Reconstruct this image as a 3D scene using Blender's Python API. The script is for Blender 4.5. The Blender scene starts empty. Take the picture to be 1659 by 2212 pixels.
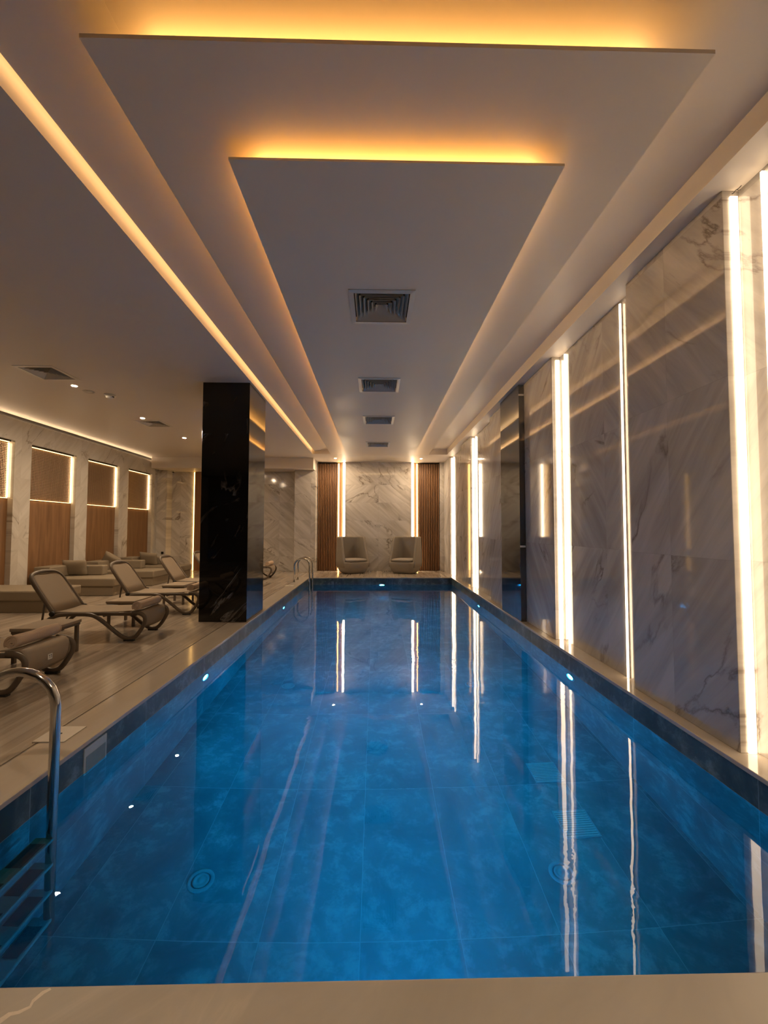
import bpy, bmesh, math, random
from mathutils import Vector, Matrix
random.seed(7)
C = bpy.context.scene.collection
PI = math.pi

# ------------------------------------------------------------------ materials
class NT:
    def __init__(s, name):
        s.m = bpy.data.materials.new(name); s.m.use_nodes = True
        s.t = s.m.node_tree; s.t.nodes.clear()
        s.out = s.n('ShaderNodeOutputMaterial')
    def n(s, typ, **kw):
        nd = s.t.nodes.new(typ)
        for k, v in kw.items():
            if k in nd.inputs.keys() if isinstance(k, str) else False:
                nd.inputs[k].default_value = v
            else:
                setattr(nd, k, v)
        return nd
    def set(s, sock, v):
        if hasattr(v, 'is_output') or isinstance(v, bpy.types.NodeSocket):
            s.t.links.new(v, sock)
        elif isinstance(v, (tuple, list)) and len(v) == 3 and sock.type == 'RGBA':
            sock.default_value = (*v, 1)
        else:
            sock.default_value = v
    def math(s, op, a, b=None, c=None):
        nd = s.n('ShaderNodeMath', operation=op)
        for i, v in enumerate((a, b, c)):
            if v is not None: s.set(nd.inputs[i], v)
        return nd.outputs[0]
    def mix(s, f, a, b):
        nd = s.n('ShaderNodeMix', data_type='RGBA')
        s.set(nd.inputs[0], f); s.set(nd.inputs[6], a); s.set(nd.inputs[7], b)
        return nd.outputs[2]
    def ramp(s, f, stops):
        nd = s.n('ShaderNodeValToRGB'); e = nd.color_ramp.elements
        while len(e) < len(stops): e.new(0.5)
        for i, (p, c) in enumerate(stops):
            e[i].position = p
            e[i].color = (*c, 1) if isinstance(c, (tuple, list)) else (c, c, c, 1)
        s.set(nd.inputs[0], f)
        return nd.outputs[0]
    def noise(s, vec, scale, detail=4, rough=0.55, dist=0.0):
        nd = s.n('ShaderNodeTexNoise')
        nd.inputs['Scale'].default_value = scale; nd.inputs['Detail'].default_value = detail
        nd.inputs['Roughness'].default_value = rough; nd.inputs['Distortion'].default_value = dist
        s.set(nd.inputs['Vector'], vec)
        return nd.outputs[0]
    def coords(s): return s.n('ShaderNodeTexCoord').outputs['Object']
    def bsdf(s, color, rough=0.5, metal=0.0, spec=0.5, bump=None, bstr=0.1, bdist=0.01, **kw):
        b = s.n('ShaderNodeBsdfPrincipled')
        s.set(b.inputs['Base Color'], color); s.set(b.inputs['Roughness'], rough)
        s.set(b.inputs['Metallic'], metal); s.set(b.inputs['Specular IOR Level'], spec)
        for k, v in kw.items(): s.set(b.inputs[k], v)
        if bump is not None:
            bp = s.n('ShaderNodeBump'); bp.inputs['Strength'].default_value = bstr
            bp.inputs['Distance'].default_value = bdist
            s.set(bp.inputs['Height'], bump); s.t.links.new(bp.outputs[0], b.inputs['Normal'])
        s.t.links.new(b.outputs[0], s.out.inputs['Surface'])
        return s.m

def plain(name, col, rough=0.5, metal=0.0, spec=0.5, var=0.12, scale=30, bstr=0.0):
    t = NT(name); v = t.coords(); n = t.noise(v, scale)
    c = t.mix(n, tuple(x * (1 - var) for x in col), tuple(x * (1 + var) for x in col))
    return t.bsdf(c, rough, metal, spec, bump=n if bstr else None, bstr=bstr)

def uv2(t, axis, slab=None, off=(0, 0)):
    """planar coordinates on a wall (YZ), far wall (XZ) or floor (XY); slab = (w,h) gives each slab its own piece of stone"""
    v = t.coords(); sp = t.n('ShaderNodeSeparateXYZ'); t.set(sp.inputs[0], v)
    o = {'X': sp.outputs[0], 'Y': sp.outputs[1], 'Z': sp.outputs[2]}
    u, w = o[axis[0]], o[axis[1]]
    if slab is None: return u, w, None, None
    a = t.math('DIVIDE', t.math('ADD', u, off[0]), slab[0]); b = t.math('DIVIDE', t.math('ADD', w, off[1]), slab[1])
    fa, fb = t.math('FLOOR', a), t.math('FLOOR', b)
    cb = t.n('ShaderNodeCombineXYZ'); t.set(cb.inputs[0], fa); t.set(cb.inputs[1], fb)
    wn = t.n('ShaderNodeTexWhiteNoise', noise_dimensions='2D'); t.set(wn.inputs['Vector'], cb.outputs[0])
    # joint mask
    ga = t.math('ABSOLUTE', t.math('SUBTRACT', t.math('FRACT', a), 0.5)); gb = t.math('ABSOLUTE', t.math('SUBTRACT', t.math('FRACT', b), 0.5))
    ja = t.math('GREATER_THAN', ga, 0.5 - 0.0022 / slab[0]); jb = t.math('GREATER_THAN', gb, 0.5 - 0.0022 / slab[1])
    joint = t.math('MAXIMUM', ja, jb)
    # mirrored vein direction from slab to slab
    par = t.math('GREATER_THAN', wn.outputs[0], 0.7)
    sg = t.math('SUBTRACT', 1.0, t.math('MULTIPLY', par, 2.0))
    u2 = t.math('MULTIPLY', u, sg)
    u2 = t.math('ADD', u2, t.math('MULTIPLY', wn.outputs[0], 17.0))
    return u2, w, joint, wn.outputs[0]

def stone(name, axis, base, streak, vein, slab=None, ang=45, rough=0.12, aniso=(0.5, 3.0), vein_amt=0.8, joint_amt=0.35, off=(0, 0), streak_amt=0.7, vscale=0.8, spec=0.5, bstr=0.0, ior=None):
    t = NT(name)
    u, w, joint, rnd = uv2(t, axis, slab, off)
    ca, sa = math.cos(math.radians(ang)), math.sin(math.radians(ang))
    p = t.math('ADD', t.math('MULTIPLY', u, ca), t.math('MULTIPLY', w, sa))
    q = t.math('SUBTRACT', t.math('MULTIPLY', w, ca), t.math('MULTIPLY', u, sa))
    cb = t.n('ShaderNodeCombineXYZ')
    t.set(cb.inputs[0], t.math('MULTIPLY', p, aniso[0])); t.set(cb.inputs[1], t.math('MULTIPLY', q, aniso[1]))
    st = t.noise(cb.outputs[0], 1.3, 7, 0.6, 0.6)
    cl = t.noise(cb.outputs[0], 0.35, 3, 0.5, 0.2)
    cb2 = t.n('ShaderNodeCombineXYZ')
    t.set(cb2.inputs[0], t.math('MULTIPLY', p, 0.55 * vscale)); t.set(cb2.inputs[1], t.math('MULTIPLY', q, 1.25 * vscale))
    vn = t.noise(cb2.outputs[0], 1.0, 8, 0.55, 1.1)
    ridge = t.math('ABSOLUTE', t.math('SUBTRACT', vn, 0.5))
    vm = t.ramp(ridge, [(0.0, 1.0), (0.006, 0.55), (0.02, 0.0)])
    gate = t.ramp(t.noise(cb2.outputs[0], 1.7, 2), [(0.45, 0.0), (0.62, 1.0)])
    vm = t.math('MULTIPLY', t.math('MULTIPLY', vm, gate), vein_amt)
    sm = t.math('MULTIPLY', t.ramp(t.math('ADD', t.math('MULTIPLY', st, 0.65), t.math('MULTIPLY', cl, 0.35)), [(0.40, 0.0), (0.66, 1.0)]), streak_amt)
    c = t.mix(sm, base, streak)
    c = t.mix(vm, c, vein)
    if joint is not None:
        c = t.mix(t.math('MULTIPLY', joint, joint_amt), c, tuple(x * 0.35 for x in base))
    return t.bsdf(c, rough, 0.0, spec, bump=st if bstr else None, bstr=bstr, **({'IOR': ior} if ior else {}))

def emit(name, col, strength):
    t = NT(name); e = t.n('ShaderNodeEmission')
    t.set(e.inputs[0], col); e.inputs[1].default_value = strength
    t.t.links.new(e.outputs[0], t.out.inputs['Surface'])
    return t.m

def beam_emit(name, col, strength, power=1.6):
    t = NT(name); e = t.n('ShaderNodeEmission'); t.set(e.inputs[0], col)
    lw = t.n('ShaderNodeNewGeometry'); d = t.n('ShaderNodeVectorMath', operation='DOT_PRODUCT')
    t.t.links.new(lw.outputs['Normal'], d.inputs[0]); t.t.links.new(lw.outputs['Incoming'], d.inputs[1])
    k = t.math('POWER', t.math('ABSOLUTE', d.outputs['Value']), power)
    t.set(e.inputs[1], t.math('MULTIPLY', k, strength)); t.t.links.new(e.outputs[0], t.out.inputs['Surface'])
    return t.m
WARM = (1.0, 0.74, 0.47); AMBER = (1.0, 0.50, 0.13)
M = {}
M['wall_yz'] = stone('white_marble_side_wall', 'YZ', (.52, .485, .45), (.30, .275, .255), (.11, .085, .07), slab=(1.06, 1.2), ang=128, rough=.055, joint_amt=.2, aniso=(.45, 4.2), streak_amt=.9, off=(0.05, 0))
M['wall_xz'] = stone('white_marble_far_wall', 'XZ', (.62, .585, .54), (.36, .32, .275), (.15, .115, .085), slab=(1.1, .6), ang=-42, rough=.08, aniso=(.5, 5.0), streak_amt=.9, off=(-.09 + 1.1, 0.12), joint_amt=.25, vein_amt=.9)
M['wall_left'] = stone('white_marble_left_wall', 'YZ', (.60, .57, .52), (.43, .39, .34), (.22, .18, .14), slab=(.83, 1.2), ang=48, rough=.12, aniso=(.5, 4.2), streak_amt=.85, joint_amt=.12)
M['ledge'] = stone('beige_coping_stone', 'YX', (.46, .40, .335), (.38, .32, .26), (.5, .44, .37), ang=5, rough=.11, vein_amt=.4, aniso=(.4, 3))
M['coping_near'] = stone('beige_near_coping_stone', 'XY', (.42, .38, .33), (.29, .255, .215), (.55, .49, .42), ang=40, rough=.3, vein_amt=.75, aniso=(1, 2), vscale=1.1)
M['vein'] = plain('pale_stone_vein', (.62, .55, .46), .3, var=.2, scale=60)
M['floor'] = stone('vein_cut_travertine_floor', 'YX', (.43, .36, .29), (.17, .128, .095), (.55, .48, .4), slab=(1.2, .6), ang=0, rough=.2, aniso=(.35, 11.0), vein_amt=.25, joint_amt=.3, streak_amt=.75)
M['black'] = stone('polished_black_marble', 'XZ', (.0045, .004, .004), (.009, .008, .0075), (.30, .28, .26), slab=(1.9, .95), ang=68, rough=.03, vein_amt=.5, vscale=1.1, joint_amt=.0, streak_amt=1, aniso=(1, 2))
M['black_side_sheen'] = stone('black_marble_side_painted_sheen', 'YZ', (.014, .013, .012), (.03, .027, .025), (.22, .2, .19), slab=(1.9, .95), ang=75, rough=.05, ior=2.3, vein_amt=.25, vscale=1.1, joint_amt=.0, streak_amt=1, aniso=(1, 2))  # base colour lifted to imitate the wall reflected in the side faces
def plaster(name, col):
    t = NT(name); v = t.coords(); n = t.noise(v, 1.4, 5, .6, .4); n2 = t.noise(v, 60, 3)
    c = t.mix(n, tuple(x * .93 for x in col), tuple(x * 1.05 for x in col))
    rr = t.ramp(n, [(.3, .42), (.7, .56)])
    return t.bsdf(c, rr, 0, .4, bump=n2, bstr=.06, bdist=.004)
M['plaster'] = plaster('painted_plaster_ceiling', (.70, .63, .55))
M['plaster2'] = plaster('painted_plaster_panel', (.78, .67, .54))
def tile(name, axis, slab, off):
    t = NT(name)
    u, w, joint, rnd = uv2(t, axis, slab, off)
    cb = t.n('ShaderNodeCombineXYZ'); t.set(cb.inputs[0], u); t.set(cb.inputs[1], w)
    a = t.noise(cb.outputs[0], 2.0, 9, .68, .6); b = t.noise(cb.outputs[0], 0.7, 3); d = t.noise(cb.outputs[0], 7.0, 7, .7, .3)
    f = t.ramp(t.math('ADD', t.math('MULTIPLY', a, .65), t.math('MULTIPLY', b, .35)), [(.40, 0.0), (.62, 1.0)])
    c = t.mix(f, (.024, .043, .050), (.078, .118, .125))
    g2 = t.math('MULTIPLY', t.ramp(d, [(.47, 0.0), (.60, 1.0)]), t.ramp(a, [(.42, .0), (.58, .8)]))
    c = t.mix(g2, c, (.19, .25, .26))
    c = t.mix(t.math('MULTIPLY', joint, .6), c, (.26, .32, .33))
    return t.bsdf(c, .30, 0, .5)
M['tile_floor'] = tile('slate_blue_pool_floor_tile', 'XY', (.56, 1.14), (.08, -2.357 + 1.14 * 3))
M['tile_side'] = tile('slate_blue_pool_side_tile', 'YZ', (1.14, .55), (-2.357 + 1.14 * 3, 1.3))
M['tile_end'] = tile('slate_blue_pool_end_tile', 'XZ', (.56, .55), (.08, 1.3))
def water():
    t = NT('clear_pool_water'); v = t.coords()
    mp = t.n('ShaderNodeMapping'); mp.inputs['Scale'].default_value = (1, 1, 1); t.set(mp.inputs[0], v)
    n = t.noise(mp.outputs[0], 2.2, 2, .45); n2 = t.noise(mp.outputs[0], 16, 2, .5)
    patch = t.ramp(t.noise(mp.outputs[0], .55, 1), [(.5, 0.0), (.72, 1.0)])
    h = t.math('ADD', n, t.math('MULTIPLY', t.math('MULTIPLY', n2, patch), .8))
    bp = t.n('ShaderNodeBump'); bp.inputs['Strength'].default_value = .05; bp.inputs['Distance'].default_value = .03
    t.set(bp.inputs['Height'], h)
    g = t.n('ShaderNodeBsdfRefraction'); g.inputs['IOR'].default_value = 1.33; g.inputs['Roughness'].default_value = 0.0
    g.inputs['Color'].default_value = (.22, .88, 1, 1)
    gl = t.n('ShaderNodeBsdfGlossy'); gl.inputs['Roughness'].default_value = 0.0; gl.inputs['Color'].default_value = (1, 1, 1, 1)
    fr = t.n('ShaderNodeFresnel'); fr.inputs['IOR'].default_value = 1.33
    mx = t.n('ShaderNodeMixShader'); t.t.links.new(fr.outputs[0], mx.inputs[0])
    t.t.links.new(g.outputs[0], mx.inputs[1]); t.t.links.new(gl.outputs[0], mx.inputs[2])
    for nd in (g, gl, fr): t.t.links.new(bp.outputs[0], nd.inputs['Normal'])
    t.t.links.new(mx.outputs[0], t.out.inputs['Surface'])
    vs = t.n('ShaderNodeVolumeScatter'); vs.inputs['Color'].default_value = (.45, .85, 1, 1); vs.inputs['Density'].default_value = .09; vs.inputs['Anisotropy'].default_value = .15
    t.t.links.new(vs.outputs[0], t.out.inputs['Volume'])
    return t.m
M['water'] = water()
def wood(name, axis, dark, light, rough=.45, sc=1.0):
    t = NT(name); u, w, _, _ = uv2(t, axis)
    cb = t.n('ShaderNodeCombineXYZ'); t.set(cb.inputs[0], t.math('MULTIPLY', u, 14 * sc)); t.set(cb.inputs[1], t.math('MULTIPLY', w, .7 * sc))
    n = t.noise(cb.outputs[0], 1.0, 6, .6, .8)
    c = t.ramp(n, [(.3, dark), (.7, light)])
    return t.bsdf(c, rough, 0, .4, bump=n, bstr=.05)
M['oak'] = wood('brown_oak_veneer', 'YZ', (.15, .075, .032), (.27, .145, .068))
M['oak_far'] = wood('brown_oak_veneer_far', 'XZ', (.17, .075, .028), (.27, .13, .055))
M['slat'] = wood('fluted_walnut_slat', 'XZ', (.17, .08, .035), (.30, .155, .075))
M['slat_dark'] = plain('dark_slat_backing', (.035, .017, .009), .7)
M['fabric'] = plain('taupe_upholstery', (.25, .205, .15), .85, spec=.2, var=.18, scale=140, bstr=.25)
M['fabric_chair'] = plain('grey_taupe_upholstery', (.29, .25, .205), .85, spec=.2, var=.12, scale=120, bstr=.2)
M['frame'] = plain('taupe_resin_frame', (.115, .085, .06), .42, var=.08)
M['sling'] = plain('taupe_mesh_sling', (.30, .235, .17), .75, spec=.25, var=.1, scale=250, bstr=.15)
M['rubber'] = plain('black_rubber', (.012, .011, .010), .6)
M['towel'] = plain('peach_towel', (.52, .39, .285), .95, spec=.1, var=.15, scale=180, bstr=.5)
M['steel'] = plain('polished_stainless_steel', (.62, .61, .59), .12, 1.0, var=.03)
M['tread'] = plain('grey_step_tread', (.20, .20, .20), .5)
M['tread_pad'] = plain('black_tread_pad', (.015, .015, .017), .7)
M['vent'] = plain('grey_painted_aluminium', (.60, .56, .50), .35, .1, var=.04)
M['vent_dark'] = plain('dark_duct', (.012, .010, .008), .8)
M['white_plastic'] = plain('white_plastic', (.66, .64, .6), .4, var=.03)
M['black_plastic'] = plain('black_plastic', (.01, .01, .01), .35)
M['bronze'] = plain('bronze_mesh_metal', (.55, .39, .26), .38, .6, var=.1)
M['niche_back'] = plain('brown_niche_backing', (.10, .052, .028), .6)
M['pebble'] = plain('pale_marble_cover', (.55, .49, .41), .3, var=.1, scale=12)
M['fitting'] = plain('white_pool_fitting', (.17, .23, .24), .45, var=.1)
M['skim'] = plain('pale_skimmer_panel', (.40, .43, .42), .3)
M['dark_gap'] = plain('gap_shade_paint', (.02, .016, .012), .8)  # near-black colour stands for shade in gaps and holes; also on niche rails
M['slot'] = plain('slot_grate', (.2, .165, .13), .4)
M['ink'] = plain('dark_print', (.02, .02, .02), .6)
M['back'] = plain('dark_brown_wall', (.03, .022, .017), .7)
M['led_white'] = beam_emit('warm_white_led', WARM, 9.5, 1.2)
M['led_edge'] = emit('warm_white_edge_led', WARM, 7)
M['led_far'] = emit('warm_white_led_far', WARM, 20)
M['led_niche'] = emit('warm_white_led_niche', (1, .72, .42), 6)
M['led_niche_amber'] = emit('amber_led_niche', (1, .55, .18), 6)
M['led_yellow'] = emit('yellow_led', (1, .55, .15), 7)
M['led_cove'] = emit('amber_cove_led', AMBER, 19)
M['led_face'] = emit('amber_profile_led', (1, .56, .22), 2.6)
M['led_cove_dim'] = emit('dim_cove_led', (1, .66, .34), 15)
M['led_wall_cove'] = beam_emit('warm_wall_cove_led', (1, .70, .42), 42, 1.6)
M['lamp'] = emit('downlight_lens', (1, .74, .47), 2700)
M['pool_lamp'] = beam_emit('blue_pool_lamp_lens', (.035, .43, 1.0), 5200, 3.0)

# ------------------------------------------------------------------ mesh helpers
class MB:
    def __init__(s): s.bm = bmesh.new()
    def box(s, x0, x1, y0, y1, z0, z1, bev=0, seg=2, mi=0):
        r = bmesh.ops.create_cube(s.bm, size=1)
        for v in r['verts']:
            v.co = Vector(((x0 + x1) / 2 + v.co.x * (x1 - x0), (y0 + y1) / 2 + v.co.y * (y1 - y0), (z0 + z1) / 2 + v.co.z * (z1 - z0)))
        fs = {f for v in r['verts'] for f in v.link_faces}
        for f in fs: f.material_index = mi
        if bev:
            es = list({e for v in r['verts'] for e in v.link_edges})
            rb = bmesh.ops.bevel(s.bm, geom=es, offset=bev, segments=seg, profile=.6, affect='EDGES')
            for f in rb['faces']: f.smooth = True; f.material_index = mi
        return s
    def holes(s, x0, x1, y0, y1, z0, z1, hs):
        xs = sorted({x0, x1, *[h[0] for h in hs], *[h[1] for h in hs]}); ys = sorted({y0, y1, *[h[2] for h in hs], *[h[3] for h in hs]})
        for i in range(len(xs) - 1):
            for j in range(len(ys) - 1):
                cx, cy = (xs[i] + xs[i + 1]) / 2, (ys[j] + ys[j + 1]) / 2
                if any(h[0] < cx < h[1] and h[2] < cy < h[3] for h in hs): continue
                s.box(xs[i], xs[i + 1], ys[j], ys[j + 1], z0, z1)
        bmesh.ops.remove_doubles(s.bm, verts=s.bm.verts, dist=1e-5)
        return s
    def rings(s, rings, cap=True, closed=True, smooth=True):
        vs = [[s.bm.verts.new(p) for p in r] for r in rings]
        n = len(vs[0])
        for a, b in zip(vs, vs[1:]):
            for i in range(n if closed else n - 1):
                f = s.bm.faces.new((a[i], a[(i + 1) % n], b[(i + 1) % n], b[i])); f.smooth = smooth
        if cap and closed:
            s.bm.faces.new(list(reversed(vs[0]))); s.bm.faces.new(vs[-1])
        return s
    def tube(s, pts, r, n=10, ry=None, sub=0):
        P = [Vector(p) for p in pts]
        for _ in range(sub):
            Q = [P[0]]
            for a, b in zip(P, P[1:]): Q += [a.lerp(b, .25), a.lerp(b, .75)]
            P = Q + [P[-1]]
        ry = ry or r
        up = Vector((0, 1, 0)) if abs((P[1] - P[0]).normalized().y) < .9 else Vector((1, 0, 0))
        rings = []
        for i, p in enumerate(P):
            d = (P[min(i + 1, len(P) - 1)] - P[max(i - 1, 0)]).normalized()
            a = (up - d * up.dot(d)).normalized(); b = d.cross(a); up = a
            rings.append([p + a * (math.cos(2 * PI * k / n) * ry) + b * (math.sin(2 * PI * k / n) * r) for k in range(n)])
        return s.rings(rings)
    def lathe(s, prof, n=24, c=(0, 0, 0)):
        rings = [[Vector((c[0] + r * math.cos(2 * PI * k / n), c[1] + r * math.sin(2 * PI * k / n), c[2] + z)) for k in range(n)] for r, z in prof]
        return s.rings(rings)
    def sheet(s, prof, y0, y1, th, ny=8, bulge=None, smooth=True):
        """a thin bent plate: side profile (x,z) swept from y0 to y1"""
        N = len(prof); top, bot = [], []
        for j in range(ny + 1):
            y = y0 + (y1 - y0) * j / ny; t = 2 * j / ny - 1
            rt, rb = [], []
            for i, (x, z) in enumerate(prof):
                a = Vector(prof[max(i - 1, 0)]); b = Vector(prof[min(i + 1, N - 1)]); d = (b - a).normalized(); nn = Vector((-d.y, d.x))
                dx, dz = bulge(i, N, t) if bulge else (0, 0)
                rt.append((x + dx + nn.x * th / 2, y, z + dz + nn.y * th / 2)); rb.append((x + dx - nn.x * th / 2, y, z + dz - nn.y * th / 2))
            top.append(rt); bot.append(rb)
        return s.rings([t + list(reversed(b)) for t, b in zip(top, bot)], smooth=smooth)
    def xform(s, mat):
        bmesh.ops.transform(s.bm, matrix=mat, verts=s.bm.verts); return s
    def build(s, name, mat, parent=None, loc=None, smooth_angle=None):
        bmesh.ops.recalc_face_normals(s.bm, faces=s.bm.faces)
        me = bpy.data.meshes.new(name); s.bm.to_mesh(me); s.bm.free()
        for m in (mat if isinstance(mat, list) else [mat]): me.materials.append(m)
        o = bpy.data.objects.new(name, me); C.objects.link(o)
        if parent: o.parent = parent
        if loc: o.location = loc
        return o

def tag(o, label, cat, group=None, kind=None):
    o['label'] = label; o['category'] = cat
    if group: o['group'] = group
    if kind: o['kind'] = kind
    return o
def thing(name, label, cat, loc=(0, 0, 0), rz=0, group=None):
    o = bpy.data.objects.new(name, None); C.objects.link(o)
    o.empty_display_size = .1
    o.location = loc; o.rotation_euler = (0, 0, rz)
    return tag(o, label, cat, group)
def struct(o, label=None):
    o['kind'] = 'structure'
    if label: o['label'] = label
    return o
def dup(root, label, loc=None, rz=None, group=None):
    r = root.copy(); C.objects.link(r); r['label'] = label
    if loc is not None: r.location = loc
    if rz is not None: r.rotation_euler = (0, 0, rz)
    if group: r['group'] = group
    for ch in list(root.children):
        c = ch.copy(); C.objects.link(c); c.parent = r
        for g in ch.children:
            d = g.copy(); C.objects.link(d); d.parent = c
    return r

# ------------------------------------------------------------------ dimensions (metres; deck at z=0, camera stands at the near pool edge)
XL, XR = -7.12, 2.288           # left wall face, right wall panel face
PL, PR, PN, PF = -1.903, 2.192, 1.323, 11.827   # pool edges
ZC, ZR = 3.6445, 3.81           # ceiling, recess
YF = 13.72                      # far wall face
WZ, BZ = -0.20, -1.30           # water level, pool bottom
YB = -5.0

# ------------------------------------------------------------------ floor, coping, pool
f = MB()
f.box(XL - .4, -2.215, YB, 14, -.12, 0)
f.box(-2.2, XR + .35, PF + .10, 14, -.12, 0)
f.box(-2.2, XR + .35, YB, PN - .42, -.12, 0)
struct(f.build('floor', M['floor']), 'vein-cut beige travertine pool deck')
g = MB().box(-2.215, -2.2, YB, 14, -.12, -.006)
struct(g.build('trim_1', M['slot']), 'narrow overflow slot between deck and coping')
c = MB().box(-2.2, PL + .006, PN - .42, PF + .1, -.03, 0, .004)
struct(c.build('trim_2', M['ledge']), 'beige stone coping along the left pool edge')
c = MB().box(PL, PR, PF - .006, PF + .1, -.03, 0, .004)
struct(c.build('trim_3', M['ledge']), 'beige stone coping at the far pool edge')
c = MB().box(PL + .006, XR + .35, PN - .42, PN + .006, -.03, 0, .004)
vp = [(-.985, 1.322), (-1.0, 1.312), (-1.012, 1.29), (-1.008, 1.275), (-1.03, 1.262), (-1.052, 1.258), (-1.066, 1.24), (-1.09, 1.215), (-1.12, 1.17)]
vw = [.004, .006, .005, .004, .006, .007, .008, .008, .009]
va = [c.bm.verts.new((x - w_, y + w_ * .6, .0003)) for (x, y), w_ in zip(vp, vw)]; vb = [c.bm.verts.new((x + w_, y - w_ * .6, .0003)) for (x, y), w_ in zip(vp, vw)]
for i in range(len(vp) - 1): c.bm.faces.new((va[i], vb[i], vb[i + 1], va[i + 1])).material_index = 1
struct(c.build('trim_4', [M['coping_near'], M['vein']]), 'beige veined coping at the near pool edge')
c = MB().box(PR - .006, XR + .35, PN + .006, PF + .1, -.03, 0, .004)
struct(c.build('trim_5', M['ledge']), 'narrow beige ledge along the right pool edge')
b = MB().box(PL - .2, PR + .2, PN - .2, PF + .2, BZ - .15, BZ)
struct(b.build('pool_floor', M['tile_floor']))
for (x0, x1, y0, y1, mt) in ((PL - .25, PL, PN - .25, PF + .25, 'tile_side'), (PR, PR + .25, PN - .25, PF + .25, 'tile_side'),
                             (PL, PR, PF, PF + .25, 'tile_end'), (PL, PR, PN - .25, PN, 'tile_end')):
    struct(MB().box(x0, x1, y0, y1, BZ - .1, -.03).build('pool_wall', M[mt]))
w = MB().box(PL - .003, PR + .003, PN - .003, PF + .003, BZ - .003, WZ)
o = w.build('pool_water', M['water'])
tag(o, 'still blue-lit water filling the swimming pool', 'water', kind='stuff')

# ------------------------------------------------------------------ ceiling
left_vents = [(-4.75, 5.92), (-4.755, 8.76)]
pan_vents = [(.05, 3.80), (.045, 5.90), (.05, 7.82), (.05, 10.09)]
V = .285
ce = MB()
RX0, RX1, RY0, RY1 = -1.911, 2.15, 1.15, 12.226
hs = [(x - .265, x + .265, y - .265, y + .265) for x, y in left_vents]
ce.holes(XL + .0, RX0, YB, 14, ZC, 3.92, hs)
ce.box(XL - .4, XL, YB, 14, ZC, 3.92)
ce.box(RX0, RX1, YB, RY0, ZC, 3.92); ce.box(RX0, RX1, RY1, 14, ZC, 3.92); ce.box(RX1, XR + .35, YB, 14, ZC, 3.92)
ce.box(RX0, RX1, RY0, RY1, ZR, 3.92)
struct(ce.build('ceiling', M['plaster']))
bm_ = MB().box(-7.05, -1.98, 12.9, 13.9, 3.30, ZC)
struct(bm_.build('ceiling_beam', M['plaster']), 'boxed plaster beam under the ceiling before the far wall')

def cove(x0, x1, y0, y1, z0, z1, vents, name_label, ins, up):
    p = MB().holes(x0, x1, y0, y1, z0, z1, [(x - V + .02, x + V - .02, y - V + .02, y + V - .02) for x, y in vents])
    o = p.build('ceiling_panel', M['plaster2']); struct(o, name_label)
    i, wd, h = ins, .016, .014
    zu = z1 + up
    for (a, b_, c_, d, mt) in ((x0 + i, x1 - i, y0 + i, y0 + i + wd, 'led_cove'), (x0 + i, x1 - i, y1 - i - wd, y1 - i, 'led_cove_dim'),
                               (x0 + i, x0 + i + wd, y0 + i + wd, y1 - i - wd, 'led_cove'), (x1 - i - wd, x1 - i, y0 + i + wd, y1 - i - wd, 'led_cove_dim')):
        if up > .01: MB().box(a, b_, c_, d, z1, zu).build('upstand', M['plaster2'], o)
        MB().box(a, b_, c_, d, zu, zu + h).build('led_strip', M[mt], o)
    return o
prof = MB(); q = [(-1.85, 3.735), (-1.25, ZR - .001), (-1.25, ZR + .02), (-1.85, ZR + .02)]
prof.rings([[(x, yy, z) for x, z in q] for yy in (RY0, RY1)], smooth=False)
struct(prof.build('trim_9', M['plaster']), 'gently sloped soffit along the left side of the ceiling recess')
o = MB().box(-1.856, -1.851, RY0, RY1 - .03, 3.745, 3.80).build('led_strip', M['led_face']); o.parent = bpy.data.objects['trim_9']
cove(-1.337, 1.566, 1.77, 12.0, 3.60, 3.62, [], 'larger floating ceiling panel edged with amber light', .20, .10)
cove(-.845, 1.088, 2.258, 11.61, 3.50, 3.515, pan_vents, 'smaller floating ceiling panel edged with amber light', .13, .02)

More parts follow.
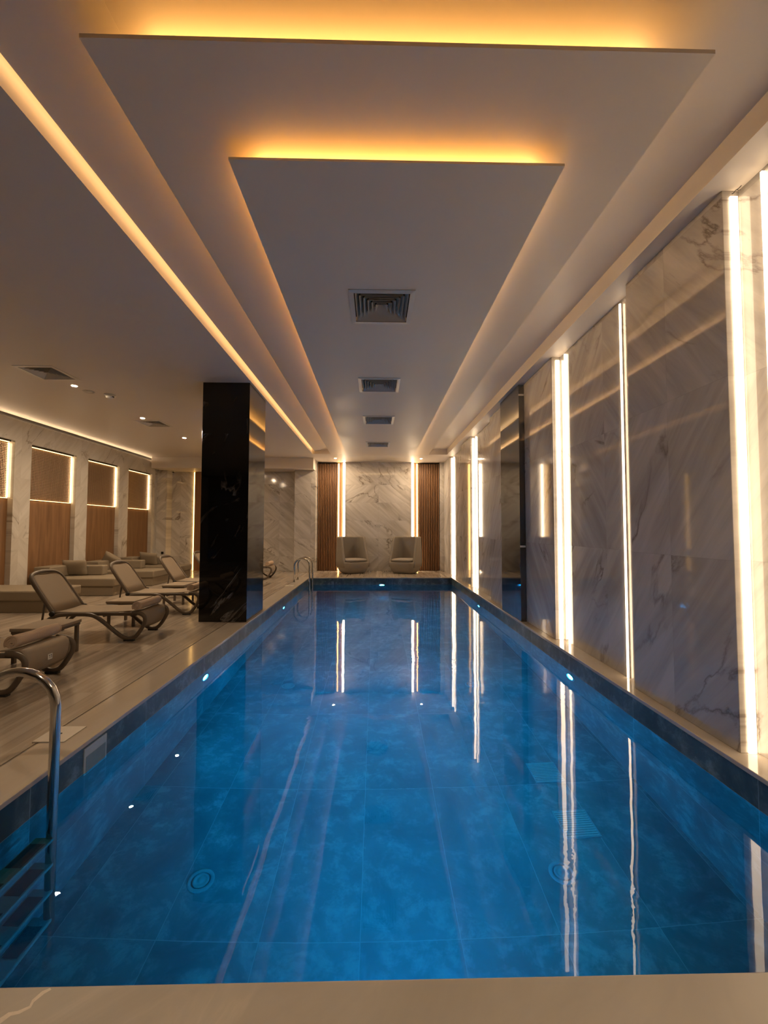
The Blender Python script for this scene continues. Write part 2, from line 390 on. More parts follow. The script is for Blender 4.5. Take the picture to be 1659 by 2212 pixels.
# ------------------------------------------------------------------ right wall
struct(MB().box(2.40, 2.62, YB, 14, -.12, ZC + .1).build('wall_right', M['wall_yz']))
panels = [(YB, .98), (2.572, 3.617), (5.2, 6.2), (7.13, 8.11), (9.79, 10.85), (12.54, 13.72)]
for y0, y1 in panels:
    struct(MB().box(XR, 2.405, y0, y1, 0, ZC, .003, 1).build('wall_panel', M['wall_yz']), 'proud grey veined marble panel on the right wall')
bays = [(.98, 2.572), (3.617, 5.2), (8.11, 9.79), (10.85, 12.54)]
bname = ['nearest', 'second', 'third', 'farthest']
def led(x0, x1, y0, y1, z0, z1, mt, label, grp):
    o = MB().box(x0, x1, y0, y1, z0, z1).build('led_strip', M[mt]); return tag(o, label, 'light strip', grp)
for k, (y0, y1) in enumerate(bays):
    s0, s1 = y0 + .235, y1 - .19
    struct(MB().box(2.388, 2.402, s0, s1, 0, 3.615, .002, 1).build('wall_panel', M['wall_yz']), 'recessed marble slab between light strips on the right wall')
    lab = {0: 'wide glowing strip beside the big grey marble panel nearest the viewer', 1: 'wide glowing strip just nearer than the black marble pilaster on the right wall',
           2: 'wide glowing strip in the third recess of the right wall, beyond the black pilaster', 3: 'wide glowing strip at the far end of the right wall by the corner'}[k]
    led(2.335, 2.385, y1 - .010, y1, .004, 3.60, 'led_white', lab, 'light strips on the right wall')
    lab = {0: 'white light strip cut by the right edge of the frame', 1: 'thin white strip right of the wide glow that stands before the black pilaster',
           2: 'thin strip on the far edge of the slab beyond the black pilaster', 3: 'thin strip on the slab edge nearest the far corner'}[k]
    led(2.362, 2.384, s1 - .012, s1, .004, 3.60, 'led_edge', lab, 'light strips on the right wall')
    if k in (1, 2):
        lab = {1: 'slim dotted strip on the near edge of the slab, left of the big grey panel', 2: 'hair-thin strip on the near slab edge beside the panel behind the pilaster'}[k]
        led(2.372, 2.386, s0, s0 + .012, .004, 3.60, 'led_edge', lab, 'light strips on the right wall')
p = MB().box(2.204, 2.405, 6.2, 7.13, 0, ZC - .012, .003, 1)
pil = struct(p.build('pilaster', M['black_side_sheen']), 'black marble pilaster on the right wall')
for z in (1.135, 3.475):
    MB().box(2.202, 2.285, 6.194, 6.2, z - .014, z + .014).build('white_band', M['white_plastic'], pil)  # thin white bands across the pilaster front
t = MB().tube([(2.345, 2.56, 3.615), (2.338, 2.548, 3.60), (2.342, 2.53, 3.612), (2.335, 2.50, 3.598), (2.34, 2.485, 3.606)], .0025, 6, sub=2)
t.tube([(2.337, 2.515, 3.603), (2.334, 2.50, 3.585), (2.338, 2.49, 3.58)], .002, 6, sub=1)
tag(t.build('loose_wire', M['black_plastic']), 'short loose dark wire at the top of the right-hand light strip', 'wire')

# ------------------------------------------------------------------ left wall with lit niches
bays_l = [(6.88, 8.145), (8.54, 9.81), (10.205, 11.452), (11.862, 13.10)]
NZ0, NZ1, WT = 1.975, 3.13, 3.555
wl = MB()
ys = [YB] + [v for b_ in bays_l for v in b_] + [13.42]
for i in range(0, len(ys), 2):
    struct(MB().box(XL - .298, XL, ys[i], ys[i + 1], 0, WT).build('wall_pier', M['wall_left']), 'veined marble pier of the left wall')
for a, b_ in bays_l:
    struct(MB().box(XL - .298, XL, a, b_, NZ1, WT).build('wall_header', M['wall_left']), 'veined marble header over a niche of the left wall')
wl.box(XL - .4, XL - .3, YB, 14, -.1, ZC + .1)
struct(wl.build('wall_left', M['wall_left']))
struct(MB().box(XL - .298, XL - .06, YB, 13.42, WT + .002, ZC).build('trim_8', M['dark_gap']), 'dark-painted filler standing for the shadow gap above the left wall')  # solid filler, its dark colour painted in for the gap's shade
cl_ = MB().box(-.006, .006, 2.5, 13.3, -.002, .002).xform(Matrix.Translation((XL - .045, 0, WT + .006)) @ Matrix.Rotation(math.radians(68), 4, 'Y'))
o = cl_.build('trim_6', M['led_wall_cove']); struct(o, 'hidden warm light line in the gap between left wall and ceiling')
place = ['cut by the left edge of the frame', 'first complete one from the left', 'second complete one from the left', 'farthest one, next to the corner']
for k, (a, b_) in enumerate(bays_l):
    o = MB().box(XL - .296, XL - .104, a + .002, b_ - .002, 0, NZ0).build('wood_panel', M['oak'])
    tag(o, ['brown wood niche panel at the left frame edge below a lit screen', 'brown wood niche panel behind the cushion and nearest full lounger', 'brown wood niche panel between two marble piers, third from the near end', 'brown wood niche panel beside the far corner pier'][k], 'wall panel', 'wood panels in the left wall niches')
    r = thing('lattice_screen', 'lit bronze lattice screen in wall niche, ' + place[k], 'screen', (XL, a, NZ0), 0, 'lit lattice screens in the left wall')
    W, Hh = b_ - a, NZ1 - NZ0
    MB().box(-.3, -.27, 0, W, 0, Hh).build('backing', M['niche_back'], r)
    m = MB(); nv = 36
    for i in range(nv):
        y = .02 + (W - .06) * i / (nv - 1)
        m.box(-.125, -.115, y - .0055, y + .0055, .02, Hh - .03)
    for i in range(33):
        z = .03 + (Hh - .07) * i / 32
        m.box(-.113, -.108, .01, W - .03, z - .004, z + .004)
    m.build('lattice', M['bronze'], r)
    MB().box(-.27, -.10, .005, W - .005, 0, .012).build('sill', M['dark_gap'], r)
    MB().box(-.20, -.05, .005, W - .03, Hh - .026, Hh).build('head_rail', M['dark_gap'], r)
    MB().box(-.10, -.085, .01, W - .03, .013, .021).build('led_strip', M['led_niche_amber'], r)
    MB().box(-.10, -.085, .01, W - .03, Hh - .036, Hh - .027).build('led_strip', M['led_niche_amber'], r)
    MB().box(-.105, -.085, W - .034, W - .026, .03, Hh - .05).build('led_strip', M['led_niche'], r)

# ------------------------------------------------------------------ far wall
struct(MB().box(XL - .4, XR + .35, 13.88, 14.05, -.12, ZC + .1).build('wall_far', M['slat_dark']))
def mpanel(x0, x1, y0, z1, label, mt='wall_xz', y1=13.9): return struct(MB().box(x0, x1, y0, y1, 0, z1, .002, 1).build('wall_panel', M[mt]), label)
mpanel(-1.03, 1.20, 13.69, ZC, 'veined white marble panel at the centre of the far wall')
mpanel(-3.745, -2.6, 13.68, 3.3, 'veined marble panel left of the stone pier on the far wall')
mpanel(-2.637, -1.955, 13.28, 3.299, 'veined marble pier under the end of the beam')
mpanel(-1.995, -1.958, 13.30, ZC, 'marble edge beside the left slatted panel')
mpanel(-7.4, -6.80, 13.4, 3.3, 'bright marble pier at the left end of the far wall')
mpanel(-6.80, -6.08, 13.74, 3.3, 'marble panel right of the far corner pier')
mpanel(2.15, 2.30, 13.66, ZC, 'narrow marble pier in the right far corner')
o = MB().box(-6.02, -3.75, 13.72, 13.878, 0, 3.3).build('wood_panel', M['oak_far']); tag(o, 'wide brown wood panel on the far wall partly hidden by the black column', 'wall panel')
led(-6.07, -6.055, 13.715, 13.74, .01, 3.28, 'led_yellow', 'yellow light line between marble and wood left of the black column', 'light strips on the far wall')
for s_, lab in ((0, 'fluted brown slatted wood panel left of the armchairs'), (1, 'fluted brown slatted wood panel right of the armchairs')):
    x0, x1 = ((-1.952, -1.285), (1.43, 2.146))[s_]
    r = thing('slatted_wood_panel', lab, 'wall panel', ((x0 + x1) / 2, 13.80, 0), 0, 'slatted wood panels on the far wall')
    hw = (x1 - x0) / 2
    MB().box(-hw, hw, -.03, .06, 0, ZC - .04).build('backing', M['slat_dark'], r)
    m = MB(); n = 12
    for i in range(n):
        x = -hw + (i + .5) * 2 * hw / n
        m.box(max(x - hw / n * .6, -hw + .003), min(x + hw / n * .6, hw - .003), -.085, -.03, .005, ZC - .045, .008, 2)
    m.build('slats', M['slat'], r)
for (x0, x1, mt, lab, y) in ((-1.278, -1.235, 'led_yellow', 'yellow light line on the right edge of the left slatted panel', 13.80),
                             (-1.105, -1.035, 'led_far', 'bright white light strip at the left edge of the central marble panel', 13.72),
                             (1.207, 1.277, 'led_far', 'bright white light strip at the right edge of the central marble panel', 13.72),
                             (1.378, 1.42, 'led_yellow', 'yellow light line on the left edge of the right slatted panel', 13.80)):
    led(x0, x1, y, y + .02, .01, ZC - .03, mt, lab, 'light strips on the far wall')
for x0, x1 in ((-1.232, -1.11), (1.283, 1.375)):
    struct(MB().box(x0, x1, 13.79, 13.9, 0, ZC).build('trim_7', M['oak_far']), 'brown wood reveal between two light strips')
struct(MB().box(XL - .4, XR + .35, YB - .2, YB, -.12, ZC + .1).build('wall_near', M['back']))

# ------------------------------------------------------------------ black column
struct(MB().box(-2.655, -1.94, 6.24, 7.13, 0, ZC - .0, .003, 1).build('column', [M['black'], M['black_side_sheen']]), 'square polished black marble column at the pool edge')
co = bpy.data.objects['column']
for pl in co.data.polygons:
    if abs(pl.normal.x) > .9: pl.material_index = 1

# ------------------------------------------------------------------ ceiling diffusers, lamps, small devices
def diffuser(label, x, y, z, h, group):
    r = thing('air_diffuser', label, 'vent', (x, y, z), 0, group)
    fr = MB()
    for a in range(4):
        q = MB(); 
        pr = [(h, -.006), (h, .0), (h - .045, .004), (h - .045, -.010)]
        pts = []
        rot = Matrix.Rotation(a * PI / 2, 4, 'Z')
        r0 = [rot @ Vector((p_[0], -p_[0], p_[1])) for p_ in pr]; r1 = [rot @ Vector((p_[0], p_[0], p_[1])) for p_ in pr]
        fr.rings([r0, r1], smooth=False); q.bm.free()
    fr.build('frame', M['vent'], r)
    core = MB()
    for i in range(6):
        o_ = h - .055 - i * .037; i_ = o_ - .030
        if i_ < .004: i_ = .004
        rings = []
        for (s_, zz) in ((o_, -.006), (o_, -.004), (i_ + .0, .046), (i_, .044)):
            rings.append([(s_, -s_, zz), (s_, s_, zz), (-s_, s_, zz), (-s_, -s_, zz)])
        core.rings([rings[0], rings[1], rings[2], rings[3], rings[0]], cap=False, smooth=False)
    core.build('louvres', M['vent'], r)
    k = h - .022
    MB().box(-k, k, -k, k, .056, .060).build('duct_plate', M['vent_dark'], r)
    return r
gl = 'square air diffusers in the pool ceiling panel'
for (x, y), lab in zip(pan_vents, ['largest square louvred diffuser, nearest in the ceiling panel', 'second square louvred diffuser from the near end of the ceiling panel', 'third square louvred diffuser along the ceiling panel', 'smallest, farthest square diffuser in the ceiling panel']):
    diffuser(lab, x, y, 3.50, .297, gl)
for (x, y), lab in zip(left_vents, ['square louvred diffuser in the left ceiling above the nearest loungers', 'farther square louvred diffuser in the left ceiling beside a downlight']):
    diffuser(lab, x, y, ZC, .275, 'square air diffusers in the left ceiling')
def downlight(label, x, y, z, group, r=.036):
    t_ = thing('downlight', label, 'ceiling light', (x, y, z), 0, group)
    MB().lathe([(r + .014, 0), (r + .013, -.006), (r + .002, -.006), (r, -.003), (r, 0)], 20).build('trim_ring', M['white_plastic'], t_)
    MB().lathe([(.0015, -.004), (r, -.0035), (r, -.001), (.0015, -.001)], 20).build('lens', M['lamp'], t_)
for y, lab in ((6.44, 'bright recessed downlight beside the nearest left ceiling diffuser'), (8.32, 'bright recessed downlight next to the farther left ceiling diffuser'), (10.14, 'bright recessed downlight in the left ceiling, close to the black column')):
    downlight(lab, -4.75, y, ZC, 'downlights in the left ceiling')
downlight('small downlight over the left slatted panel near the far wall', -1.29, 12.95, ZC, 'downlights before the far wall', .03)
downlight('small downlight over the right slatted panel near the far wall', 1.44, 12.93, ZC, 'downlights before the far wall', .03)
downlight('added unseen downlight over the near pool end, left', -1.29, .55, ZC, 'added unseen downlights over the near pool end', .03)  # this pair is added out of view to light the near coping
downlight('added unseen downlight over the near pool end, right', 1.44, .55, ZC, 'added unseen downlights over the near pool end', .03)
s_ = thing('ceiling_speaker', 'flat round white speaker cover beside the nearest left downlight', 'speaker', (-4.72, 6.72, ZC))
MB().lathe([(.085, 0), (.085, -.005), (.075, -.008), (.075, 0)], 28).build('rim', M['white_plastic'], s_)
MB().lathe([(.002, -.005), (.075, -.005), (.075, -.001), (.002, -.001)], 28).build('grille', M['vent'], s_)
s_ = thing('smoke_detector', 'white domed smoke detector hanging from the left ceiling', 'smoke detector', (-4.48, 6.88, ZC))
MB().lathe([(.085, 0), (.085, -.014), (.07, -.018), (.002, -.018)], 28).build('base', M['white_plastic'], s_)
MB().lathe([(.062, -.016), (.058, -.045), (.045, -.056), (.002, -.058)], 28).build('dome', M['white_plastic'], s_)
MB().box(.045, .062, -.02, .02, -.046, -.026).build('vent_slot', M['black_plastic'], s_)
s_ = thing('security_camera', 'small white dome camera under the far beam', 'security camera', (-6.66, 13.5, 3.30))
MB().lathe([(.06, 0), (.06, -.03), (.05, -.04), (.002, -.04)], 20).build('housing', M['white_plastic'], s_)
MB().lathe([(.038, -.038), (.034, -.055), (.02, -.068), (.002, -.072)], 16).build('lens_dome', M['black_plastic'], s_)
s_ = thing('wall_socket', 'small black power socket on the far corner marble pier', 'socket', (-6.90, 13.398, .61))
MB().box(-.042, .042, -.008, 0, -.042, .042, .004).build('plate', M['black_plastic'], s_)
for x in (-.012, .012): MB().box(x - .003, x + .003, -.0095, -.008, -.004, .004).build('pin_hole', M['dark_gap'], s_)

# ------------------------------------------------------------------ pool fittings
def pool_light(label, loc, rz):
    r = thing('pool_light', label, 'pool light', loc, rz, 'round underwater lights in the pool walls')
    # faces local -y
    rot = Matrix.Rotation(PI / 2, 4, 'X')
    MB().lathe([(.095, 0), (.092, .012), (.072, .016), (.072, 0)], 24).xform(rot).build('bezel', M['fitting'], r)
    MB().lathe([(.07, .004), (.066, .012), (.045, .017), (.002, .019)], 24).xform(rot).build('lens', M['pool_lamp'], r)
pool_light('glowing blue pool light in the left wall nearest the viewer', (PL, 4.665, -.37), PI / 2)
pool_light('glowing blue pool light far along the left wall near the ladder', (PL, 8.545, -.35), PI / 2)
pool_light('glowing blue pool light in the right wall nearest the viewer', (PR, 4.612, -.37), -PI / 2)
pool_light('glowing blue pool light far along the right wall', (PR, 8.677, -.35), -PI / 2)
pool_light('added unseen blue pool light in the near end wall below the viewer', (.15, PN, -.32), PI)  # unseen lamp added to brighten the water at the near end
pool_light('glowing blue pool light in the far end wall below the armchairs', (.182, PF, -.30), 0)
for x, y, lab in ((-1.10, 2.70, 'round pale inlet on the pool floor at lower left'), (1.21, 2.71, 'round pale inlet on the pool floor at lower right'), (-1.11, 5.32, 'round pale inlet on the pool floor, farther left'), (1.24, 5.33, 'round pale inlet on the pool floor, farther right')):
    r = thing('floor_inlet', lab, 'inlet', (x, y, BZ), 0, 'round inlets on the pool floor')
    MB().lathe([(.082, 0), (.08, .006), (.06, .009), (.058, 0)], 28).build('ring', M['fitting'], r)
    MB().lathe([(.05, 0), (.05, .007), (.035, .008), (.034, .004), (.018, .004), (.017, .009), (.001, .009)], 28).build('cap', M['fitting'], r)
for y, lab in ((3.08, 'square slotted drain grate on the pool floor, nearer of the two'), (3.63, 'square slotted drain grate on the pool floor, farther of the two')):
    r = thing('drain_grate', lab, 'drain', (1.485, y, BZ), 0, 'square drain grates on the pool floor')
    m = MB()
    for a, b_, c_, d in ((-.125, .125, -.125, -.115), (-.125, .125, .115, .125), (-.125, -.115, -.115, .115), (.115, .125, -.115, .115)): m.box(a, b_, c_, d, .001, .01)
    m.build('frame', M['fitting'], r)
    m = MB()
    for i in range(12): yy = -.112 + i * .0197; m.box(-.115, .115, yy, yy + .011, .002, .008)
    m.build('bars', M['skim'], r)
for y, x, lab in ((2.88, -2.14, 'square pale cover plate in the coping behind the near ladder rail'), (10.13, -2.11, 'square pale cover plate in the coping before the far ladder')):
    r = thing('skimmer_cover', lab, 'cover plate', (x, y, 0), 0, 'square cover plates in the coping')
    MB().box(-.105, .105, -.105, .105, .0005, .006, .002, 1).build('plate', M['pebble'], r)
    MB().lathe([(.012, .0055), (.012, .0068), (.001, .0068)], 14).build('finger_hole', M['dark_gap'], r)
r = thing('skimmer_mouth', 'pale rectangular skimmer opening in the left pool wall below the coping', 'skimmer', (PL, 2.88, -.19))
MB().box(0, .006, -.11, .11, -.04, .145).build('frame', M['skim'], r)
MB().box(.004, .009, -.095, .095, -.03, .09).build('flap', M['fitting'], r)

def ladder(label, loc, hw, steps):
    r = thing('pool_ladder', label, 'ladder', loc, 0, 'steel pool ladders')
    for sgn in (-1, 1):
        y = sgn * hw
        pts = [(-.20, y, 0.0), (-.20, y, .43)]
        for k in range(1, 12):
            a = PI - k * PI / 12; pts.append((.0 + .20 * math.cos(a), y, .43 + .185 * math.sin(a)))
        pts += [(.20, y, .43), (.20, y, -.2), (.20, y, -1.16)]
        rl = MB().tube(pts, .0245, 14).build('rail', M['steel'], r)
        MB().lathe([(.045, 0), (.044, .006), (.028, .012), (.022, .012)], 20, (-.20, y, 0)).build('flange', M['steel'], rl)
    for k in range(steps):
        z = -.32 - .245 * k
        st = MB().box(.125, .225, -hw + .01, hw - .01, z - .025, z, .006).build('step', M['tread'], r)
        for i in range(2):
            yy = (-.5 + i) * hw * .95
            MB().box(.135, .212, yy - hw * .30, yy + hw * .30, z, z + .003).build('tread_pad', M['tread_pad'], st)
ladder('large stainless ladder rail at the lower left pool edge', (-1.945, 2.06, 0), .25, 4)
ladder('small stainless ladder at the far left corner of the pool', (-1.935, 11.07, 0), .25, 4)

# ------------------------------------------------------------------ sun loungers
def lounger(label, loc):
    r = thing('sun_lounger', label, 'sun lounger', loc, 0, 'sun loungers in a row along the pool')
    side = [(-.34, .02), (-.30, .03), (-.16, .17), (-.02, .29), (.10, .325), (.40, .33), (.52, .31), (.66, .21), (.80, .09), (.90, .03), (.97, .025), (1.03, .05), (1.10, .15), (1.145, .24), (1.13, .31), (1.06, .345), (.98, .35)]
    for sgn in (-1, 1):
        y = sgn * .272
        fr = MB().tube([(x, y, z) for x, z in side], .025, 12, ry=.02, sub=2).build('side_frame', M['frame'], r)
        MB().box(.89, 1.01, y - .024, y + .024, 0, .02, .004).build('foot_pad', M['rubber'], fr)
        MB().box(-.37, -.27, y - .024, y + .024, 0, .022, .004).build('foot_pad', M['rubber'], fr)
        MB().box(-.03, 1.02, y - sgn * .03 - .012, y - sgn * .03 + .012, .305, .345, .006).build('seat_rail', M['frame'], r)
    for x in (.06, .62): MB().tube([(x, -.26, .305), (x, .26, .305)], .014, 10).build('cross_bar', M['frame'], r)
    MB().sheet([(0, .350), (.2, .345), (.5, .345), (.8, .352), (.95, .362), (1.04, .362)], -.235, .235, .008, 10, lambda i, N, t: (0, -.010 * (1 - t * t))).build('seat_sling', M['sling'], r)
    ap = MB().sheet([(1.03, .365), (1.08, .356), (1.105, .335), (1.12, .29), (1.115, .235), (1.095, .185), (1.07, .15)], -.25, .25, .012, 12, lambda i, N, t: (.035 * (1 - t * t), .0)).build('foot_apron', M['sling'], r)
    # backrest, hinged at (0, .34)
    ang = math.radians(54.5); L = .60
    bk = MB(); pts = []
    u = lambda s_, y: (-math.cos(ang) * s_, y, .335 + math.sin(ang) * s_)
    prof = [(0, .262), (.2, .262), (.42, .258), (.52, .245), (.575, .205), (.60, .14), (.612, .06)]
    pts = [u(s_, -y) for s_, y in prof] + [u(.614, 0)] + [u(s_, y) for s_, y in reversed(prof)]
    bk.tube(pts, .024, 12, ry=.024, sub=1)
    bo = bk.build('backrest', M['frame'], r)
    n = Vector((math.sin(ang), 0, math.cos(ang)))
    sl = MB(); rows = []
    for s_, hw in ((0, .245), (.15, .245), (.3, .245), (.42, .242), (.50, .232), (.55, .20), (.578, .15)):
        row = []
        for j in range(11):
            t_ = -1 + 2 * j / 10; p_ = Vector(u(s_, hw * t_)) + n * (.012 - .012 * (1 - t_ * t_)); row.append(p_)
        rows.append(row + [p_ - n * .008 for p_ in reversed(row)])
    sl.rings(rows); sl.build('back_sling', M['sling'], bo)
    for sgn in (-1, 1):
        MB().tube([u(.22, sgn * .23), (-.16, sgn * .23, .24), (-.2, sgn * .23, .17)], .012, 8).build('back_strut', M['frame'], r)
        MB().lathe([(.03, -.012), (.03, .012), (.001, .014)], 14).xform(Matrix.Translation((.0, sgn * .285, .335)) @ Matrix.Rotation(PI / 2, 4, 'X')).build('hinge_knob', M['rubber'], r)
    return r
base = lounger('sun lounger cut by the left frame edge, only its foot end with number tag showing', (-4.07, 3.80, 0))
LG = [(5.49, 'nearest complete taupe sun lounger with rolled towel on its foot'), (7.04, 'second complete taupe sun lounger, its foot just left of the black column'),
      (8.58, 'third taupe sun lounger, foot hidden behind the black column'), (10.12, 'sun lounger of which only the upper backrest shows left of the black column'),
      (11.66, 'farthest sun lounger, only its foot end visible right of the black column')]
for y, lab in LG: dup(base, lab, (-4.02, y, 0))
# tag on the nearest one
tg = MB().box(1.158, 1.163, -.06, -.012, .232, .28)
tgo = tg.build('number_tag', M['white_plastic'], base); tgo['label'] = 'small white number tag'
dg = MB()
for y in (-.053, -.034):
    dg.box(1.1628, 1.1636, y, y + .014, .267, .272); dg.box(1.1628, 1.1636, y + .009, y + .014, .240, .268)
dg.build('number', M['ink'], tgo)
# rolled towels
def towel(label, loc):
    o = MB(); N = 60; outer, inner = [], []
    turns = 2.6
    for i in range(N + 1):
        a = i / N * turns * 2 * PI; rr = .012 + .050 * i / N
        outer.append((rr * math.cos(a), rr * math.sin(a))); inner.append(((rr - .0165) * math.cos(a), (rr - .0165) * math.sin(a)))
    rings = []
    for j in range(13):
        t_ = j / 12; y = -.25 + .5 * t_; wob = 1 + .04 * math.sin(9 * t_ + 1)
        rings.append([(x * wob, y + .004 * math.sin(40 * z), z * wob + .060) for x, z in outer] + [(x * wob, y, z * wob + .060) for x, z in reversed(inner)])
    o.rings(rings)
    ob = o.build('rolled_towel', M['towel'], None, loc)
    return tag(ob, label, 'towel', 'rolled towels on the loungers')
tw = towel('peach rolled towel on the lounger cut by the left frame edge', (-3.10, 3.83, .364))
for (x, y, lab) in ((-2.985, 5.46, 'peach rolled towel on the foot of the nearest complete lounger'), (-3.03, 7.05, 'rolled towel half hidden by the left edge of the black column'), (-2.99, 11.64, 'rolled towel on the farthest lounger, right of the black column')):
    n_ = tw.copy(); C.objects.link(n_); n_.location = (x, y, .366); n_['label'] = lab

# side tables
def table(label, loc):
    r = thing('side_table', label, 'side table', loc, 0, 'low side tables between the loungers')
    MB().box(-.205, .205, -.235, .235, .325, .36, .008).build('tabletop', M['sling'], r)
    MB().box(-.195, .195, -.225, .225, .30, .326).build('apron', M['frame'], r)
    for sx in (-1, 1):
        for sy in (-1, 1): MB().box(sx * .175 - .017, sx * .175 + .017, sy * .20 - .017, sy * .20 + .017, 0, .301, .004).build('leg', M['frame'], r)
    return r
tb = table('low taupe side table in front of the nearest complete lounger', (-3.585, 4.585, 0))
dup(tb, 'low taupe side table between first and second complete loungers', (-3.65, 6.195, 0))
dup(tb, 'low taupe side table between second and third complete loungers', (-3.72, 7.86, 0))

# ------------------------------------------------------------------ daybeds and cushions along the left wall
def pillow_mesh(w, h, t):
    o = MB(); n = 14; top, bot = {}, {}
    for i in range(n + 1):
        for j in range(n + 1):
            a, b_ = -1 + 2 * i / n, -1 + 2 * j / n
            k = (max(0, 1 - a ** 4) * max(0, 1 - b_ ** 4)) ** .45
            pin = 1 - .06 * (1 - abs(a)) * abs(b_) ** 3; pin2 = 1 - .06 * (1 - abs(b_)) * abs(a) ** 3
            x, z = a * w / 2 * pin2, b_ * h / 2 * pin
            top[i, j] = o.bm.verts.new((x, -t / 2 * k, z))
            bot[i, j] = top[i, j] if (i in (0, n) or j in (0, n)) else o.bm.verts.new((x, t / 2 * k, z))
    for i in range(n):
        for j in range(n):
            for d_, rev in ((top, False), (bot, True)):
                q = [d_[i, j], d_[i + 1, j], d_[i + 1, j + 1], d_[i, j + 1]]
                fc = o.bm.faces.new(q[::-1] if rev else q); fc.smooth = True
    return o
def daybed(label, y0, wy, x1, bolsters, bx=-6.05):
    r = thing('daybed', label, 'sofa', (-6.22, y0, 0), 0, 'upholstered daybeds along the left wall')
    ox = 6.22
    MB().box(-7.06 + ox, x1 - .03 + ox, .03, wy - .02, .0, .20, .018, 3).build('base', M['fabric'], r)
    MB().box(-7.06 + ox, x1 + ox, 0, wy, .195, .365, .03, 3).build('seat_cushion', M['fabric'], r)
    if bolsters:
        MB().box(-7.06 + ox, bx + ox, wy - .20, wy, .362, .58, .03, 3).build('side_bolster', M['fabric'], r)
        MB().box(-7.06 + ox, -6.72 + ox, 0, wy - .21, .362, .60, .03, 3).build('back_bolster', M['fabric'], r)
    return r
daybed('daybed at the left frame edge, seen only as two upholstered corners', 5.2, .78, -5.43, True, -5.55)
daybed('plain flat daybed without bolsters behind the nearest complete lounger', 6.90, .78, -5.41, False)
daybed('daybed with square cushion right above the nearest complete lounger', 8.61, .80, -5.41, True)
daybed('daybed with tilted cushion, behind the second complete lounger', 10.11, .80, -5.41, True)
daybed('farthest daybed in the corner beside the black socket', 11.45, .72, -5.40, True, -5.93)
def cushion(label, loc, rot, w=.52, h=.36, t=.16):
    o = pillow_mesh(w, h, t).build('cushion', M['fabric'], None, loc); o.rotation_euler = rot
    return tag(o, label, 'cushion', 'scatter cushions on the daybeds')
cushion('square taupe cushion standing upright on the daybed above the nearest complete lounger', (-6.60, 9.15, .535), (math.radians(14), 0, 0))
cushion('cushion leaning askew on the daybed behind the second complete lounger', (-6.72, 10.56, .60), (math.radians(22), math.radians(32), .2), .42, .32)
cushion('taupe cushion on the farthest daybed in the corner', (-6.45, 11.78, .545), (math.radians(18), math.radians(6), 0), .50, .37)

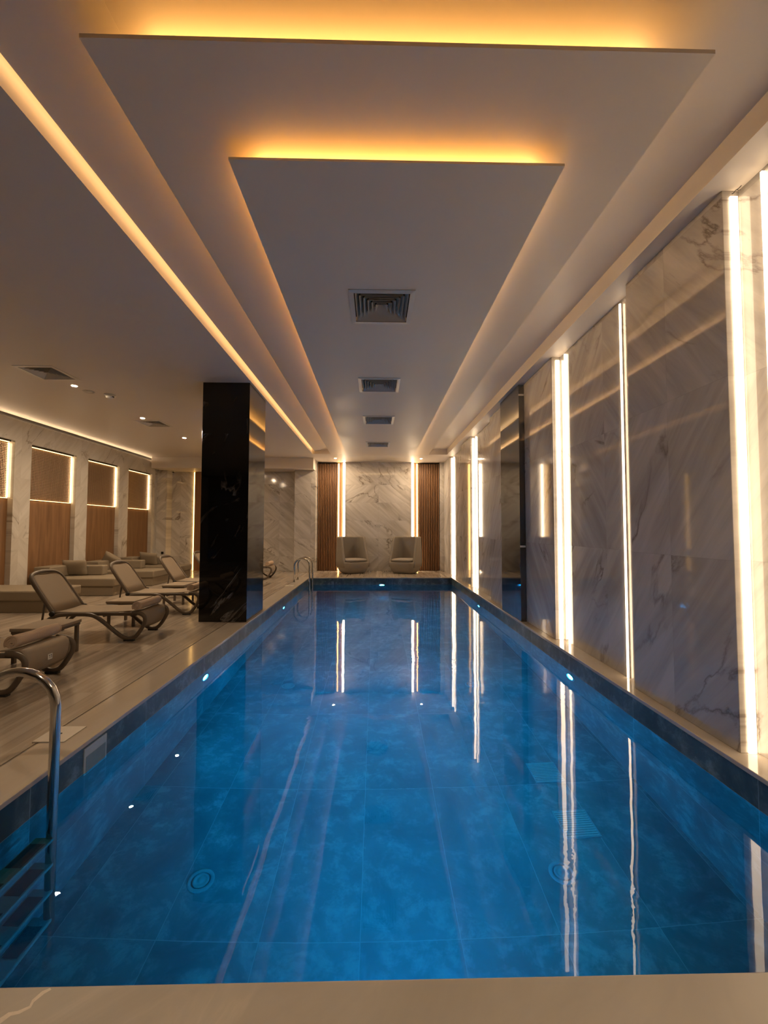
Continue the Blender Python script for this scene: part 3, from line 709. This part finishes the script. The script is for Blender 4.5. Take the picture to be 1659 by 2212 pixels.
# ------------------------------------------------------------------ armchairs
def armchair(label, loc, rz):
    r = thing('armchair', label, 'armchair', loc, rz, 'high-backed tub armchairs at the pool end')
    def se(a, A, B, e=.42):
        cx, sx = math.cos(a), math.sin(a)
        return (A * math.copysign(abs(cx) ** e, cx), B * math.copysign(abs(sx) ** e, sx))
    n = 48
    bd = MB(); rings = []
    for z, A, B in ((0.0, .29, .29), (.015, .33, .33), (.08, .38, .38), (.18, .42, .42), (.28, .44, .44), (.345, .442, .44), (.36, .435, .433), (.365, .40, .40)):
        rings.append([(*se(2 * PI * k / n, A, B), z) for k in range(n)])
    bd.rings(rings); bd.build('base', M['fabric_chair'], r)
    sh = MB(); rings = []
    for z, fr, A in ((.20, -.32, .438), (.34, -.32, .444), (.42, -.29, .445), (.6, -.22, .442), (.8, -.15, .436), (1.0, -.08, .428), (1.10, -.045, .422), (1.135, -.03, .418), (1.15, -.01, .40)):
        B = A; th = .075 if z < 1.14 else .05
        # U-shaped section from the front of one wing round the back to the other
        def pth(A_, B_):
            o_ = []
            c_ = .16
            o_.append((-A_, fr))
            for k in range(0, 9): o_.append((-A_, fr + (B_ - c_ - fr) * (k + 1) / 9))
            for k in range(1, 9): a = PI - k * PI / 18; o_.append((-A_ + c_ + c_ * math.cos(a), B_ - c_ + c_ * math.sin(a)))
            o_.append((-A_ + c_, B_)); o_.append((0, B_))
            return o_ + [(-x, y) for x, y in reversed(o_[:-1])]
        po = pth(A, B); pi_ = pth(A - th, B - th)
        ring = [(x, y, z) for x, y in po]
        ring += [(x, y - .0, z) for x, y in reversed(pi_)]
        rings.append(ring)
    sh.rings(rings); sh.build('back_shell', M['fabric_chair'], r)
    cu = MB(); rings = []
    for z, k_ in ((.362, .86), (.38, .97), (.41, 1.0), (.435, .98), (.452, .9), (.46, .6), (.462, .2)):
        rings.append([(se(2 * PI * k / n, .362 * k_, 1)[0], se(2 * PI * k / n, 1, .385 * k_)[1] - .05, z) for k in range(n)])
    cu.rings(rings); cu.build('seat_cushion', M['fabric_chair'], r)
    return r
ac = armchair('high-backed taupe tub armchair on the left of the central marble panel', (-.74, 13.12, 0), math.radians(27))
dup(ac, 'high-backed taupe tub armchair on the right of the central marble panel', (.955, 13.12, 0), math.radians(-27))

# ------------------------------------------------------------------ camera, world, view
cam_d = bpy.data.cameras.new('camera'); cam = bpy.data.objects.new('camera', cam_d); C.objects.link(cam)
ya, pi_, ro = .020125, .04131, .001766
rv = Vector((math.cos(ya), -math.sin(ya), 0)); fv = Vector((math.sin(ya) * math.cos(pi_), math.cos(ya) * math.cos(pi_), math.sin(pi_)))
uv = Vector((-math.sin(ya) * math.sin(pi_), -math.cos(ya) * math.sin(pi_), math.cos(pi_)))
r2 = rv * math.cos(ro) + uv * math.sin(ro); u2 = uv * math.cos(ro) - rv * math.sin(ro)
cam.matrix_world = Matrix(((r2.x, u2.x, -fv.x, 0), (r2.y, u2.y, -fv.y, 0), (r2.z, u2.z, -fv.z, 1.4), (0, 0, 0, 1)))
cam_d.sensor_fit = 'HORIZONTAL'; cam_d.sensor_width = 36; cam_d.lens = 36 * 882.38 / 1659; cam_d.clip_start = .02
bpy.context.scene.camera = cam
wd = bpy.data.worlds.new('world'); bpy.context.scene.world = wd; wd.use_nodes = True
wd.node_tree.nodes['Background'].inputs[0].default_value = (0, 0, 0, 1); wd.node_tree.nodes['Background'].inputs[1].default_value = 0
sc = bpy.context.scene
sc.view_settings.view_transform = 'Standard'; sc.view_settings.look = 'None'; sc.view_settings.gamma = 1
sc.view_settings.use_curve_mapping = False; sc.view_settings.exposure = 0.58
cy = sc.cycles
cy.use_denoising = True; cy.denoiser = 'OPENIMAGEDENOISE'
cy.use_adaptive_sampling = True; cy.adaptive_threshold = .02
cy.max_bounces = 8; cy.diffuse_bounces = 3; cy.glossy_bounces = 4; cy.volume_bounces = 0; cy.transmission_bounces = 6
cy.sample_clamp_indirect = 4.0; cy.sample_clamp_direct = 0
cy.caustics_reflective = False; cy.caustics_refractive = True; cy.blur_glossy = .5
